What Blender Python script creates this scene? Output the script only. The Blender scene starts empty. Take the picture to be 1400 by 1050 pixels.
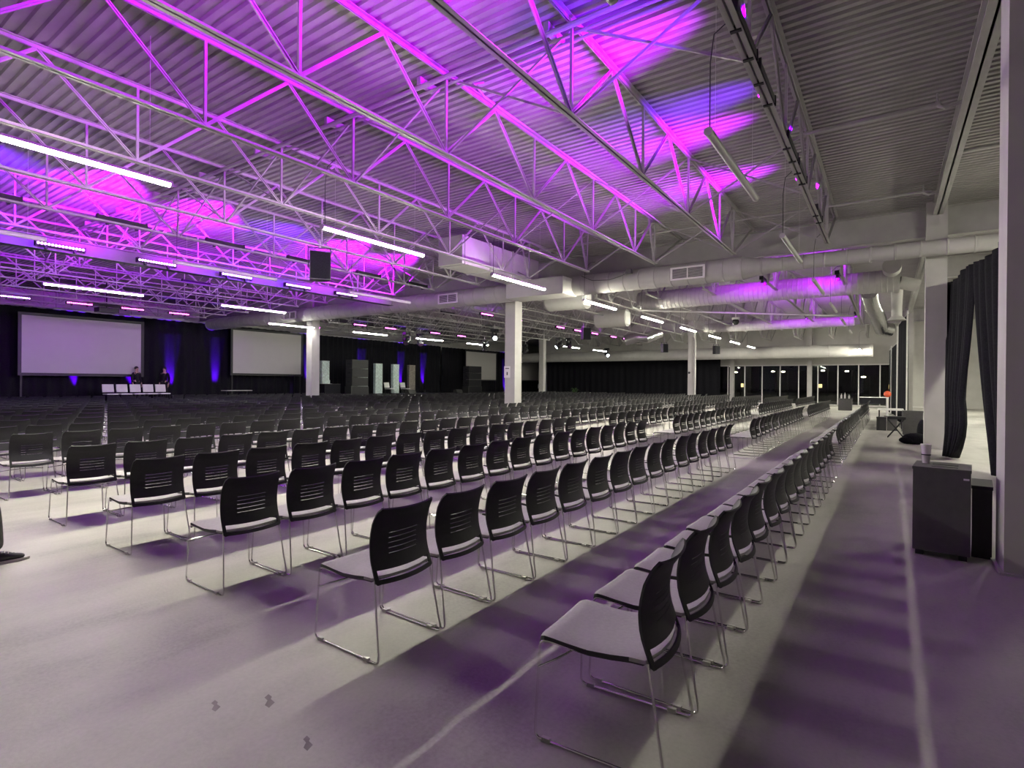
import bpy, bmesh, math, random
from mathutils import Vector, Matrix
random.seed(7)
SC = bpy.context.scene
COL = SC.collection
PI = math.pi

# ------------------------------------------------------------------ materials
def mat(name, color, rough=0.6, metal=0.0, noise=0.0, nscale=8.0, spec=0.5, bump=0.0, stretch=None, coat=0.0):
    m = bpy.data.materials.new(name); m.use_nodes = True
    nt = m.node_tree; b = nt.nodes['Principled BSDF']
    b.inputs['Base Color'].default_value = (*color, 1)
    b.inputs['Roughness'].default_value = rough
    b.inputs['Metallic'].default_value = metal
    b.inputs['Specular IOR Level'].default_value = spec
    if noise > 0 or bump > 0:
        tc = nt.nodes.new('ShaderNodeTexCoord'); mp = nt.nodes.new('ShaderNodeMapping')
        if stretch: mp.inputs['Scale'].default_value = stretch
        nz = nt.nodes.new('ShaderNodeTexNoise'); nz.inputs['Scale'].default_value = nscale
        nz.inputs['Detail'].default_value = 5
        nt.links.new(tc.outputs['Object'], mp.inputs['Vector']); nt.links.new(mp.outputs['Vector'], nz.inputs['Vector'])
        if noise > 0:
            rp = nt.nodes.new('ShaderNodeValToRGB')
            rp.color_ramp.elements[0].position = 0.3; rp.color_ramp.elements[1].position = 0.7
            rp.color_ramp.elements[0].color = (*[max(0, c * (1 - noise)) for c in color], 1)
            rp.color_ramp.elements[1].color = (*[min(1, c * (1 + noise)) for c in color], 1)
            nt.links.new(nz.outputs['Fac'], rp.inputs['Fac']); nt.links.new(rp.outputs['Color'], b.inputs['Base Color'])
        if bump > 0:
            bp = nt.nodes.new('ShaderNodeBump'); bp.inputs['Strength'].default_value = bump; bp.inputs['Distance'].default_value = 0.01
            nt.links.new(nz.outputs['Fac'], bp.inputs['Height']); nt.links.new(bp.outputs['Normal'], b.inputs['Normal'])
    return m

def emit(name, color, strength):
    m = bpy.data.materials.new(name); m.use_nodes = True
    nt = m.node_tree; nt.nodes.clear()
    o = nt.nodes.new('ShaderNodeOutputMaterial'); e = nt.nodes.new('ShaderNodeEmission')
    e.inputs['Color'].default_value = (*color, 1); e.inputs['Strength'].default_value = strength
    nt.links.new(e.outputs[0], o.inputs[0])
    return m

def floor_mat():
    m = bpy.data.materials.new('worn_concrete'); m.use_nodes = True
    nt = m.node_tree; b = nt.nodes['Principled BSDF']
    tc = nt.nodes.new('ShaderNodeTexCoord')
    def nz(scale, detail, st, rough=0.55):
        mp = nt.nodes.new('ShaderNodeMapping'); mp.inputs['Scale'].default_value = st
        n = nt.nodes.new('ShaderNodeTexNoise'); n.inputs['Scale'].default_value = scale; n.inputs['Detail'].default_value = detail
        n.inputs['Roughness'].default_value = rough
        nt.links.new(tc.outputs['Object'], mp.inputs['Vector']); nt.links.new(mp.outputs['Vector'], n.inputs['Vector'])
        return n
    a = nz(0.7, 6, (1, 1, 1)); c = nz(1.6, 8, (1, .25, 1), .65); d = nz(45, 3, (1, 1, 1))
    mx = nt.nodes.new('ShaderNodeMath'); mx.operation = 'ADD'
    nt.links.new(a.outputs['Fac'], mx.inputs[0]); nt.links.new(c.outputs['Fac'], mx.inputs[1])
    m2 = nt.nodes.new('ShaderNodeMath'); m2.operation = 'MULTIPLY_ADD'; m2.inputs[1].default_value = 0.35
    nt.links.new(d.outputs['Fac'], m2.inputs[0]); nt.links.new(mx.outputs[0], m2.inputs[2])
    rp = nt.nodes.new('ShaderNodeValToRGB')
    rp.color_ramp.elements[0].position = 0.80; rp.color_ramp.elements[1].position = 1.5
    rp.color_ramp.elements[0].color = (.30, .285, .27, 1); rp.color_ramp.elements[1].color = (.47, .455, .43, 1)
    e = rp.color_ramp.elements.new(0.99); e.color = (.40, .385, .365, 1)
    mr = nt.nodes.new('ShaderNodeMapRange'); mr.inputs['From Max'].default_value = 2.0
    nt.links.new(m2.outputs[0], mr.inputs['Value'])
    rp.color_ramp.elements[0].position = .42; rp.color_ramp.elements[1].position = .56; rp.color_ramp.elements[2].position = .75
    rp.color_ramp.elements[0].color = (.27, .255, .245, 1); rp.color_ramp.elements[1].color = (.40, .385, .365, 1); rp.color_ramp.elements[2].color = (.50, .485, .46, 1)
    nt.links.new(mr.outputs[0], rp.inputs['Fac']); nt.links.new(rp.outputs['Color'], b.inputs['Base Color'])
    b.inputs['Roughness'].default_value = 0.55; b.inputs['Specular IOR Level'].default_value = 0.35
    bp = nt.nodes.new('ShaderNodeBump'); bp.inputs['Strength'].default_value = .12; bp.inputs['Distance'].default_value = .01
    nt.links.new(d.outputs['Fac'], bp.inputs['Height']); nt.links.new(bp.outputs['Normal'], b.inputs['Normal'])
    return m

def glass_mat():
    m = bpy.data.materials.new('window_glass'); m.use_nodes = True
    nt = m.node_tree; nt.nodes.clear()
    o = nt.nodes.new('ShaderNodeOutputMaterial'); mx = nt.nodes.new('ShaderNodeMixShader')
    t = nt.nodes.new('ShaderNodeBsdfTransparent'); t.inputs['Color'].default_value = (.8, .84, .82, 1)
    g = nt.nodes.new('ShaderNodeBsdfGlossy'); g.inputs['Roughness'].default_value = .02
    f = nt.nodes.new('ShaderNodeFresnel'); f.inputs['IOR'].default_value = 1.5
    nt.links.new(f.outputs[0], mx.inputs[0]); nt.links.new(t.outputs[0], mx.inputs[1]); nt.links.new(g.outputs[0], mx.inputs[2])
    nt.links.new(mx.outputs[0], o.inputs[0])
    return m

M = dict(
    floor=floor_mat(),
    deck=mat('painted_roof_deck', (.30, .285, .285), .55, noise=.08, nscale=3),
    steel=mat('white_painted_steel', (.36, .35, .345), .5, noise=.06, nscale=4),
    wall=mat('painted_plaster_wall', (.52, .51, .49), .8, noise=.05, nscale=2),
    column=mat('column_paint', (.46, .445, .44), .6, noise=.05, nscale=3),
    duct=mat('painted_duct', (.42, .41, .40), .65, noise=.06, nscale=2.5),
    foil=mat('foil_flexible_duct', (.75, .75, .75), .25, metal=1, noise=.1, nscale=20, bump=.8),
    drape=mat('black_drape_cloth', (.012, .012, .016), .9, noise=.3, nscale=30, spec=.15),
    black=mat('black_plastic', (.016, .016, .02), .45, noise=.15, nscale=25, spec=.4),
    chairback=mat('black_moulded_plastic', (.018, .018, .022), .5, noise=.12, nscale=40, spec=.35),
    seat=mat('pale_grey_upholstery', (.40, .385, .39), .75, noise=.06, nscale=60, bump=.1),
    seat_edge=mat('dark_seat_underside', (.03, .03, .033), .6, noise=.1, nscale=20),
    chrome=mat('chrome_rod', (.78, .77, .76), .22, metal=1, noise=.03, nscale=10),
    glide=mat('translucent_nylon_glide', (.45, .44, .42), .35, noise=.05, nscale=20),
    lampbody=mat('lamp_housing', (.50, .49, .48), .45, noise=.04, nscale=10),
    lampoff=mat('unlit_diffuser', (.58, .57, .55), .4, noise=.03, nscale=10),
    lampon_dim=emit('lit_diffuser_soft', (1.0, 1.0, .85), 170),
    lampon=emit('lit_diffuser', (1.0, .98, .79), 430),
    fascia=mat('grey_painted_fascia', (.17, .165, .17), .6, noise=.06, nscale=4),
    screen=mat('projection_screen', (.50, .485, .48), .9, noise=.02, nscale=2),
    white=mat('white_vinyl', (.74, .73, .72), .6, noise=.04, nscale=8),
    tape=mat('dirty_white_tape', (.78, .75, .73), .7, noise=.18, nscale=9),
    scratch=mat('pale_scuff', (.46, .44, .43), .7, noise=.2, nscale=14),
    scratch2=mat('worn_white_tape', (.62, .60, .58), .7, noise=.25, nscale=12),
    crack=mat('dark_floor_joint', (.22, .20, .20), .8, noise=.2, nscale=14),
    grey=mat('grey_bin_shell', (.085, .083, .085), .5, noise=.1, nscale=14),
    dgrey=mat('dark_grey_cabinet', (.028, .028, .028), .5, noise=.1, nscale=14),
    pale=mat('pale_scenic_panel', (.55, .66, .64), .7, noise=.25, nscale=9),
    ppanel=mat('brown_scenic_panel', (.20, .18, .16), .7, noise=.4, nscale=14),
    jeans=mat('dark_olive_denim', (.055, .052, .045), .85, noise=.25, nscale=40),
    hoodie=mat('dark_jersey', (.04, .04, .045), .9, noise=.2, nscale=40),
    blackcloth=mat('black_clothing', (.012, .012, .014), .9, noise=.2, nscale=40),
    paleshirt=mat('pale_shirt', (.55, .53, .50), .85, noise=.1, nscale=30),
    skin=mat('skin', (.50, .33, .26), .55, noise=.06, nscale=30),
    hair=mat('dark_hair', (.02, .015, .012), .6, noise=.2, nscale=60),
    sole=mat('off_white_rubber', (.5, .48, .45), .6, noise=.08, nscale=30),
    glass=glass_mat(),
    cup=mat('clear_plastic_cup', (.62, .56, .62), .2, noise=.05, nscale=20),
    orange=mat('orange_vinyl', (.75, .11, .04), .5, noise=.1, nscale=12),
    leaf=mat('plant_leaf', (.06, .12, .04), .5, noise=.3, nscale=20),
    asphalt=mat('night_asphalt', (.03, .03, .03), .8, noise=.2, nscale=3),
    facade=mat('night_facade', (.045, .045, .045), .8, noise=.2, nscale=1),
    wood=mat('wood_tabletop', (.35, .30, .24), .5, noise=.15, nscale=6, stretch=(1, 8, 1)),
)
M['led_violet'] = emit('violet_diodes', (.62, .25, 1.0), 22)
M['led_magenta'] = emit('magenta_diodes', (1.0, .1, .75), 14)
M['led_dark'] = mat('lens_strip', (.05, .02, .06), .2)
M['spot_white'] = emit('white_lens', (.85, .95, 1.0), 12)
M['street_lamp'] = emit('street_lamp_glow', (1.0, .85, .6), 40)
M['window_glow'] = emit('lit_far_window', (1.0, .7, .3), 3)
M['print'] = mat('black_print', (.03, .03, .03), .7)

# ------------------------------------------------------------------ mesh builder
class MB:
    def __init__(s): s.v = []; s.f = []
    def add(s, vs, fs):
        n = len(s.v); s.v += [tuple(p) for p in vs]; s.f += [tuple(i + n for i in f) for f in fs]
    def box(s, x0, x1, y0, y1, z0, z1, rot=None, at=None):
        vs = [Vector((x, y, z)) for z in (z0, z1) for y in (y0, y1) for x in (x0, x1)]
        if rot is not None: vs = [rot @ v for v in vs]
        if at is not None: vs = [v + Vector(at) for v in vs]
        s.add(vs, [(0, 2, 3, 1), (4, 5, 7, 6), (0, 1, 5, 4), (2, 6, 7, 3), (0, 4, 6, 2), (1, 3, 7, 5)])
        return s
    def bar(s, a, b, w, h=None):
        """square bar between two points"""
        a = Vector(a); b = Vector(b); h = h or w; d = (b - a).normalized()
        up = Vector((0, 0, 1)) if abs(d.z) < .95 else Vector((1, 0, 0))
        x = d.cross(up).normalized(); y = x.cross(d)
        vs = [p + x * sx * w / 2 + y * sy * h / 2 for p in (a, b) for sx, sy in ((-1, -1), (1, -1), (1, 1), (-1, 1))]
        s.add(vs, [(3, 2, 1, 0), (4, 5, 6, 7), (0, 1, 5, 4), (1, 2, 6, 5), (2, 3, 7, 6), (3, 0, 4, 7)])
        return s
    def tube(s, pts, r, n=8, caps=True):
        pts = [Vector(p) for p in pts]; rs = r if isinstance(r, (list, tuple)) else [r] * len(pts)
        base = len(s.v); prev = None
        for i, p in enumerate(pts):
            if i == 0: d = pts[1] - p
            elif i == len(pts) - 1: d = p - pts[i - 1]
            else: d = (pts[i + 1] - p).normalized() + (p - pts[i - 1]).normalized()
            d.normalize()
            if prev is None:
                up = Vector((0, 0, 1)) if abs(d.z) < .9 else Vector((1, 0, 0))
                x = d.cross(up).normalized()
            else:
                x = (prev - d * prev.dot(d)).normalized()
            prev = x; y = d.cross(x)
            for k in range(n):
                a = 2 * PI * k / n
                s.v.append(tuple(p + (x * math.cos(a) + y * math.sin(a)) * rs[i]))
        for i in range(len(pts) - 1):
            for k in range(n):
                k2 = (k + 1) % n
                s.f.append((base + i * n + k, base + i * n + k2, base + (i + 1) * n + k2, base + (i + 1) * n + k))
        if caps:
            s.f.append(tuple(base + k for k in reversed(range(n))))
            s.f.append(tuple(base + (len(pts) - 1) * n + k for k in range(n)))
        return s
    def ball(s, c, r, n=10, m=7, sc=(1, 1, 1)):
        c = Vector(c)
        pts = []
        for j in range(m + 1):
            t = PI * j / m
            for k in range(n):
                a = 2 * PI * k / n
                pts.append(c + Vector((math.sin(t) * math.cos(a) * r * sc[0], math.sin(t) * math.sin(a) * r * sc[1], math.cos(t) * r * sc[2])))
        fs = [(j * n + k, (j + 1) * n + k, (j + 1) * n + (k + 1) % n, j * n + (k + 1) % n) for j in range(m) for k in range(n)]
        s.add(pts, fs); return s
    def mesh(s, name, m, smooth=True, angle=40):
        me = bpy.data.meshes.new(name); me.from_pydata(s.v, [], s.f)
        me.materials.append(m)
        bm = bmesh.new(); bm.from_mesh(me)
        bmesh.ops.remove_doubles(bm, verts=bm.verts, dist=1e-5)
        bmesh.ops.recalc_face_normals(bm, faces=bm.faces)
        bm.to_mesh(me); bm.free()
        if smooth:
            me.polygons.foreach_set('use_smooth', [True] * len(me.polygons))
            me.set_sharp_from_angle(angle=math.radians(angle))
        return me
    def build(s, name, m, parent=None, smooth=True, angle=40, loc=None):
        return link(name, s.mesh(name, m, smooth, angle), parent, loc)

def link(name, me, parent=None, loc=None):
    o = bpy.data.objects.new(name, me); COL.objects.link(o)
    if parent is not None: o.parent = parent
    if loc is not None: o.location = loc
    return o
def tag(o, label=None, cat=None, group=None, kind=None):
    if label: o['label'] = label
    if cat: o['category'] = cat
    if group: o['group'] = group
    if kind: o['kind'] = kind
    return o
def thing(name, label, cat, loc=(0, 0, 0), rz=0, group=None):
    o = bpy.data.objects.new(name, None); COL.objects.link(o); o.empty_display_size = .1
    o.location = loc; o.rotation_euler = (0, 0, rz)
    return tag(o, label, cat, group)
def copy_tree(o, parent=None):
    c = o.copy(); COL.objects.link(c)
    if parent is not None: c.parent = parent
    for ch in list(o.children): copy_tree(ch, c)
    return c
def struct(o): o['kind'] = 'structure'; return o

ORD = ['', 'first', 'second', 'third', 'fourth', 'fifth', 'sixth', 'seventh', 'eighth', 'ninth', 'tenth', 'eleventh', 'twelfth', 'thirteenth',
       'fourteenth', 'fifteenth', 'sixteenth', 'seventeenth', 'eighteenth', 'nineteenth', 'twentieth']

# ------------------------------------------------------------------ dimensions
DECK = 6.08; BOT = 4.88
GY = [-5.1, 17.1, 39.3]                 # girder lines
JX = [.87 - 2.08 * k for k in range(1, 17)]
LW = -33.0                              # stage drape plane
FY = 48.2                               # glazed end wall

# ------------------------------------------------------------------ camera
f, yaw, pit, rol, H = 743.85, 0.605658, -0.0027576, 0.0081292, 1.55
cy, sy, cp, sp, cr, sr = math.cos(yaw), math.sin(yaw), math.cos(pit), math.sin(pit), math.cos(rol), math.sin(rol)
Fv = Vector((-sy * cp, cy * cp, sp)); Rv = Vector((cy, sy, 0)); Uv = Rv.cross(Fv)
R2 = Rv * cr + Uv * sr; U2 = -Rv * sr + Uv * cr
cam = bpy.data.cameras.new('camera'); co = bpy.data.objects.new('camera', cam); COL.objects.link(co)
mw = Matrix((R2, U2, -Fv)).transposed().to_4x4(); mw.translation = (0, 0, H); co.matrix_world = mw
cam.sensor_width = 36; cam.lens = f * 36 / 1400; cam.clip_start = .05; cam.clip_end = 400
SC.camera = co
def inview(p, margin=60):
    q = Vector(p) - Vector((0, 0, H)); z = q.dot(Fv)
    if z < .3: return False
    x = 700 + f * q.dot(R2) / z; y = 525 - f * q.dot(U2) / z
    return -margin < x < 1400 + margin and -margin < y < 1050 + margin

# ------------------------------------------------------------------ setting
struct(MB().box(-36, 9, -8, 60, -.2, 0).build('floor', M['floor'], smooth=False))
dk = MB()                                # corrugated roof deck, ribs along X
pitch = .155; y = -7.5; prof = []
while y < 60:
    prof += [(y, DECK + .04), (y + .045, DECK + .04), (y + .062, DECK), (y + .138, DECK)]
    y += pitch
vs = []; fs = []
for (yy, zz) in prof: vs += [(-36, yy, zz), (9, yy, zz)]
for i in range(len(prof) - 1): fs.append((2 * i, 2 * i + 1, 2 * i + 3, 2 * i + 2))
dk.add(vs, fs); struct(dk.build('ceiling', M['deck'], smooth=False))
struct(MB().box(-36, 9, -8.2, -8, 0, 6.3).build('wall_south', M['wall'], smooth=False))
struct(MB().box(-36.2, -36, -8.2, 60, 0, 6.3).build('wall_west', M['wall'], smooth=False))
struct(MB().box(8.8, 9, -8.2, 60, 0, 6.3).build('wall_east', M['wall'], smooth=False))
w = MB().box(-36, -30, 58, 58.2, 0, 6.3)
struct(w.build('wall_north', M['wall'], smooth=False))
# glazed end wall: header, mullions, panes
struct(MB().box(-30, 9, FY, FY + .25, 3.12, 6.3).build('wall_north_header', M['wall'], smooth=False))
struct(MB().box(1.0, 9, FY, FY + .25, 0, 3.12).build('wall_north_return', M['wall'], smooth=False))
struct(MB().box(-30, -12.5, FY, FY + .25, 0, 3.12).build('wall_north_behind_drape', M['wall'], smooth=False))
struct(MB().box(-12.5, 1.0, FY - .08, FY + .1, 3.06, 3.14).build('trim_1', M['white'], smooth=False))
mx = -12.5; k = 1
while mx < .9:
    fr = MB(); x1 = mx + 1.33
    fr.box(mx - .035, mx + .035, FY - .05, FY + .08, 0, 3.06); fr.box(mx, x1, FY - .05, FY + .08, 0, .07)
    fo = struct(fr.build('window_%d' % k, M['white'], smooth=False))
    MB().box(mx + .035, x1 - .035, FY + .01, FY + .02, .07, 3.06).build('pane', M['glass'], fo, smooth=False)
    mx = x1; k += 1
for i, cxx in enumerate((-10.75, -5.05)):
    struct(MB().box(cxx - .16, cxx + .16, FY - .55, FY - .23, 0, 6.0).build('column_window' if i == 0 else 'column_window_right', M['column'], smooth=False))
struct(MB().box(-60, 40, 60.5, 160, -.35, -.25).build('ground_outside', M['asphalt'], smooth=False))
struct(MB().box(-36, 9, FY + .25, 61, -.3, -.2).build('ground_terrace', M['asphalt'], smooth=False))

# columns (white box columns)
def column(name, x, y, w=.42):
    mb = MB().box(x - w / 2, x + w / 2, y - w / 2, y + w / 2, 0, DECK)
    mb.box(x - w / 2 - .03, x + w / 2 + .03, y - w / 2 - .03, y + w / 2 + .03, 0, .02)
    return struct(mb.build(name, M['column'], smooth=False))
column('column_right_near', 1.0, 6.2); column('column_right_middle', .94, 17.1); column('column_right_far', .94, 39.3)
column('column_centre_near', -11.86, 17.2, .46); column('column_centre_far', -11.6, 39.3); column('column_left_near', -24.4, 17.2, .46)
column('column_left_far', -24.1, 39.3)
# girders and right-hand roof beam
def ibeam_x(name, x0, x1, y, z0, z1, fw=.22, m='steel'):
    mb = MB().box(x0, x1, y - .012, y + .012, z0, z1).box(x0, x1, y - fw / 2, y + fw / 2, z0, z0 + .02).box(x0, x1, y - fw / 2, y + fw / 2, z1 - .02, z1)
    return struct(mb.build(name, M[m], smooth=False))
for i, gy in enumerate(GY):
    ibeam_x('beam_girder_%s' % ('near', 'middle', 'far')[i], -36, 9, gy, 5.25, DECK - .1)
mb = MB().box(.86, 1.06, -8, FY, 5.745, 5.775).box(.945, .975, -8, FY, 5.745, DECK - .02).box(.86, 1.06, -8, FY, DECK - .03, DECK)
struct(mb.build('beam_right', M['steel'], smooth=False))
# east annex beyond the pillars
ibeam_x('beam_annex', 1.2, 9, 24.0, 5.3, DECK - .05)

# ------------------------------------------------------------------ roof trusses
def angle_pair(mb, y0, y1, z, up, w=.055, gap=.018, t=.008):
    for s in (-1, 1):
        xa, xb = (gap / 2 * s, (gap / 2 + w) * s)
        mb.box(min(xa, xb), max(xa, xb), y0, y1, z, z + t)
        xc = (gap / 2 + t) * s
        mb.box(min(xa, xc), max(xa, xc), y0, y1, z if up else z - w + t, z + w if up else z + t)
    return mb
PH = 2.41
def truss_meshes(half, n):
    """meshes of one open-web truss centred on its origin: n bottom panel points each side"""
    top = angle_pair(MB(), -half, half, DECK - .012 - .001, False).mesh('top_chord', M['steel'], False)
    bl = half - 2.25
    bot = angle_pair(MB(), -bl, bl, BOT, True, w=.05).mesh('bottom_chord', M['steel'], False)
    zb, zt = BOT + .03, DECK - .05
    diag = []; vert = []
    nodes = [PH * i for i in range(-n, n + 1)]
    for yb in nodes: vert.append((yb, yb))
    for i, yb in enumerate(nodes):
        for s in (-1, 1):
            if abs(yb + s * PH / 2) < half - 1.5: diag.append((yb, yb + s * PH / 2))
    e = bl - .12
    for s in (-1, 1):
        diag.append((s * e, s * (nodes[-1] + PH / 2 - .25))); diag.append((s * e, s * (half - .12))); vert.append((s * e, s * (e + .05)))
    return top, bot, vert, diag, zb, zt
web_cache = {}
def web(kind, dy, zb, zt):
    key = (kind, round(dy, 3))
    if key not in web_cache:
        mb = MB()
        if kind == 'web_vertical': mb.bar((0, 0, zb), (0, dy, zt), .034, .034)
        else:
            mb.bar((-.012, 0, zb), (-.012, dy, zt), .024, .045); mb.bar((.012, 0, zb), (.012, dy, zt), .024, .012)
        web_cache[key] = mb.mesh(kind, M['steel'], False)
    return web_cache[key]
def make_truss(label, x, yc, tm, group):
    top, bot, vert, diag, zb, zt = tm
    r = thing('roof_truss', label, 'roof truss', (x, yc, 0), 0, group)
    link('top_chord', top, r); link('bottom_chord', bot, r)
    for a, b in vert: link('web_vertical', web('web_vertical', b - a, zb, zt), r, (0, a, 0))
    for a, b in diag: link('web_diagonal', web('web_diagonal', b - a, zb, zt), r, (0, a, 0))
    return r
tm1 = truss_meshes(11.0, 3); tm3 = truss_meshes(4.3, 0)
for k, x in enumerate(JX):
    make_truss('white open-web roof truss over the near hall, %s west of the right-hand pillars' % ORD[k + 1], x, 6.0, tm1, 'near bay roof trusses')
    make_truss('white roof truss beyond the round cross duct, %s west of the right-hand pillars' % ORD[k + 1], x, 28.2, tm1, 'middle bay roof trusses')
    if k < 11:
        make_truss('short white roof truss by the window wall, %s west of the right-hand pillars' % ORD[k + 1], x, 43.75, tm3, 'window bay roof trusses')
# cross bracing between trusses
def brace_mesh(a, b): return MB().bar(a, b, .028, .028).mesh('brace_bar', M['steel'], False)
bm1 = brace_mesh((0, 0, BOT + .04), (2.06, 0, DECK - .06)); bm2 = brace_mesh((0, .03, DECK - .06), (2.06, .03, BOT + .04))
for row, (yy, wh) in enumerate(((1.25, 'nearest the camera'), (6.05, 'at mid span'), (10.85, 'short of the cross duct'), (14.7, 'just before the cross duct'))):
    for k in range(0, 11):
        if row == 0 and k > 4: continue
        r = thing('cross_brace', 'crossed white brace bars between trusses %s and %s, %s' % (ORD[k + 1], ORD[k + 2], wh), 'brace', (JX[k + 1] + .01, yy, 0), 0, 'cross braces')
        link('brace_bar', bm1, r); link('brace_bar', bm2, r)
for k in range(0, 8):
    r = thing('cross_brace', 'crossed white brace bars between trusses %s and %s, past the cross duct' % (ORD[k + 1], ORD[k + 2]), 'brace', (JX[k + 1] + .01, 23.4, 0), 0, 'cross braces')
    link('brace_bar', bm1, r); link('brace_bar', bm2, r)
# conduits and pipes under the deck (run along X)
def pipe(name, label, cat, pts, r, m='steel', n=10, parts=()):
    o = MB().tube(pts, r, n).build(name, M[m]); return tag(o, label, cat)
c1 = thing('conduit_run', 'bundle of pale conduits crossing under the roof deck above the nearest chairs', 'conduit', (0, 6.05, 0))
for i, dy in enumerate((-.17, 0, .13)):
    MB().tube([(-20, dy, 5.94), (1.0, dy, 5.94)], .022 if i else .035, 8).build('conduit', M['steel'], c1)
for i in range(9):
    MB().box(-19 + i * 2.2, -18.93 + i * 2.2, -.22, .2, 5.955, 6.07).build('hanger_clip', M['steel'], c1, smooth=False)
pipe('sprinkler_pipe', 'white sprinkler pipe crossing just before the middle girder', 'pipe', [(-13, 15.25, 5.9), (.75, 15.28, 5.9)], .028)
sp2 = pipe('sprinkler_pipe', 'white sprinkler pipe crossing between the first truss and the right beam', 'pipe', [(-1.25, 10.64, 5.9), (.6, 10.64, 5.9)], .03)
for nm, px, py in (('over the corner', .45, 4.9), ('beside the right beam', .58, 10.64), ('by the middle pillar', .6, 15.28)):
    r = thing('sprinkler_elbow', 'hooked white pipe elbow under the deck ' + nm, 'pipe', (px, py, 5.9))
    MB().tube([(0, 0, .05), (.02, 0, -.03), (.1, -.02, -.09), (.18, -.02, -.06), (.36, 0, -.05)], .03, 8).build('elbow', M['steel'], r)
    MB().tube([(.0, 0, -.02), (0, 0, .17)], .016, 6).build('drop_rod', M['steel'], r)
pipe('sprinkler_pipe', 'bent white sprinkler pipe following the third truss from the pillars', 'pipe',
     [(-4.9, 6.3, 5.93), (-5.0, 6.2, 5.9), (-5.06, 6.5, 5.86), (-5.06, 14.6, 5.86)], .02)
pipe('sprinkler_pipe', 'pale pipe crossing the side aisle bay beyond the right beam', 'pipe', [(1.06, 13.0, 5.9), (6, 13.0, 5.9)], .04)

# ------------------------------------------------------------------ ducts
def duct_x(label, x0, x1, y, z, r, r2=None, xs=None, seams=.3, m='duct', corr=True):
    o = thing('round_duct', label, 'duct', (0, y, z))
    pts = []; rs = []
    x = x0
    def rad(x):
        if r2 is None: return r
        if x < xs: return r
        if x > xs + .6: return r2
        return r + (r2 - r) * (x - xs) / .6
    while x < x1:
        pts.append((x, 0, 0)); rs.append(rad(x))
        if corr:
            for dx, d in ((.08, .0), (.09, .012), (.115, .012), (.125, 0)):
                pts.append((x + dx, 0, 0)); rs.append(rad(x) + d)
        x += seams
    pts.append((x1, 0, 0)); rs.append(rad(x1))
    MB().tube(pts, rs, 20).build('shell', M[m], o, angle=25)
    return o
d1 = duct_x('long round white duct crossing the hall under the middle girder', -33, 8.6, 16.3, 4.82, .325, .19, -3.4, .5)
for vx, vy in ((-4.85, 16.0), (-14.1, 16.0), (-24.5, 16.0)):
    vz = 4.80
    fr = MB().box(vx - .48, vx + .48, -.36, -.25, -.20, .14)
    p = MB(); p.box(vx - .5, vx + .5, -.385, -.36, -.22, -.17).box(vx - .5, vx + .5, -.385, -.36, .11, .16).box(vx - .5, vx - .44, -.385, -.36, -.17, .11).box(vx + .44, vx + .5, -.385, -.36, -.17, .11).box(vx - .015, vx + .015, -.38, -.36, -.17, .11)
    fo = p.build('vent_frame', M['white'], d1, smooth=False)
    sl = MB()
    for i in range(7): sl.box(vx - .44, vx + .44, -.365, -.355, -.16 + i * .04, -.14 + i * .04)
    sl.build('louvre', M['dgrey'], fo, smooth=False)
    fr.build('vent_collar', M['duct'], d1, smooth=False)
cb = MB().tube([(-8.3, 15.93, 5.05), (-7.9, 15.9, 4.86), (-7.3, 15.9, 4.82), (-6.9, 15.9, 4.9), (-6.7, 15.93, 5.0)], .012, 6).build('slack_cable', M['grey'])
tag(cb, 'dark cable sagging in a loop against the round cross duct', 'cable')
tag(MB().box(-6.75, -6.55, 15.86, 15.97, 4.95, 5.08).build('junction_box', M['grey'], smooth=False), 'small grey junction box at the end of the slack cable', 'junction box')
rd = thing('rectangular_duct', 'big boxy white duct meeting the round cross duct above the third lit tube', 'duct')
MB().box(-10.9, -10.0, 11.9, 16.0, 4.94, 5.75).build('trunk', M['duct'], rd, smooth=False)
MB().box(-10.95, -8.7, 15.4, 16.35, 4.46, 5.02).build('plenum', M['duct'], rd, smooth=False)
for yy in (12.0, 13.2, 14.4): MB().box(-10.93, -9.97, yy, yy + .05, 4.91, 5.78).build('flange', M['duct'], rd, smooth=False)
for i, (vx, vy) in enumerate(((-10.0, 18.3), (-11.2, 25.0))):
    r = thing('drum_diffuser', ('white half-round duct drum beside the near centre pillar', 'white half-round duct drum under the far centre trusses')[i], 'duct', (vx, vy, 4.75))
    MB().tube([(-.9, 0, 0), (.7, 0, 0)], .42, 20).build('drum', M['duct'], r)
    MB().box(.7, .72, -.3, .3, -.3, .3).build('outlet_face', M['white'], r, smooth=False)
duct_x('round ribbed duct lit magenta on its side, second across the hall', -8.5, .2, 21.5, 4.94, .36, seams=.16)
duct_x('narrow ribbed duct glowing magenta, third across the hall', -9, -1.5, 33.0, 4.85, .26, seams=.2)
d4 = duct_x('thick white duct running above the window wall', -30, -.9, 44.6, 3.95, .45, seams=1.2)
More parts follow.
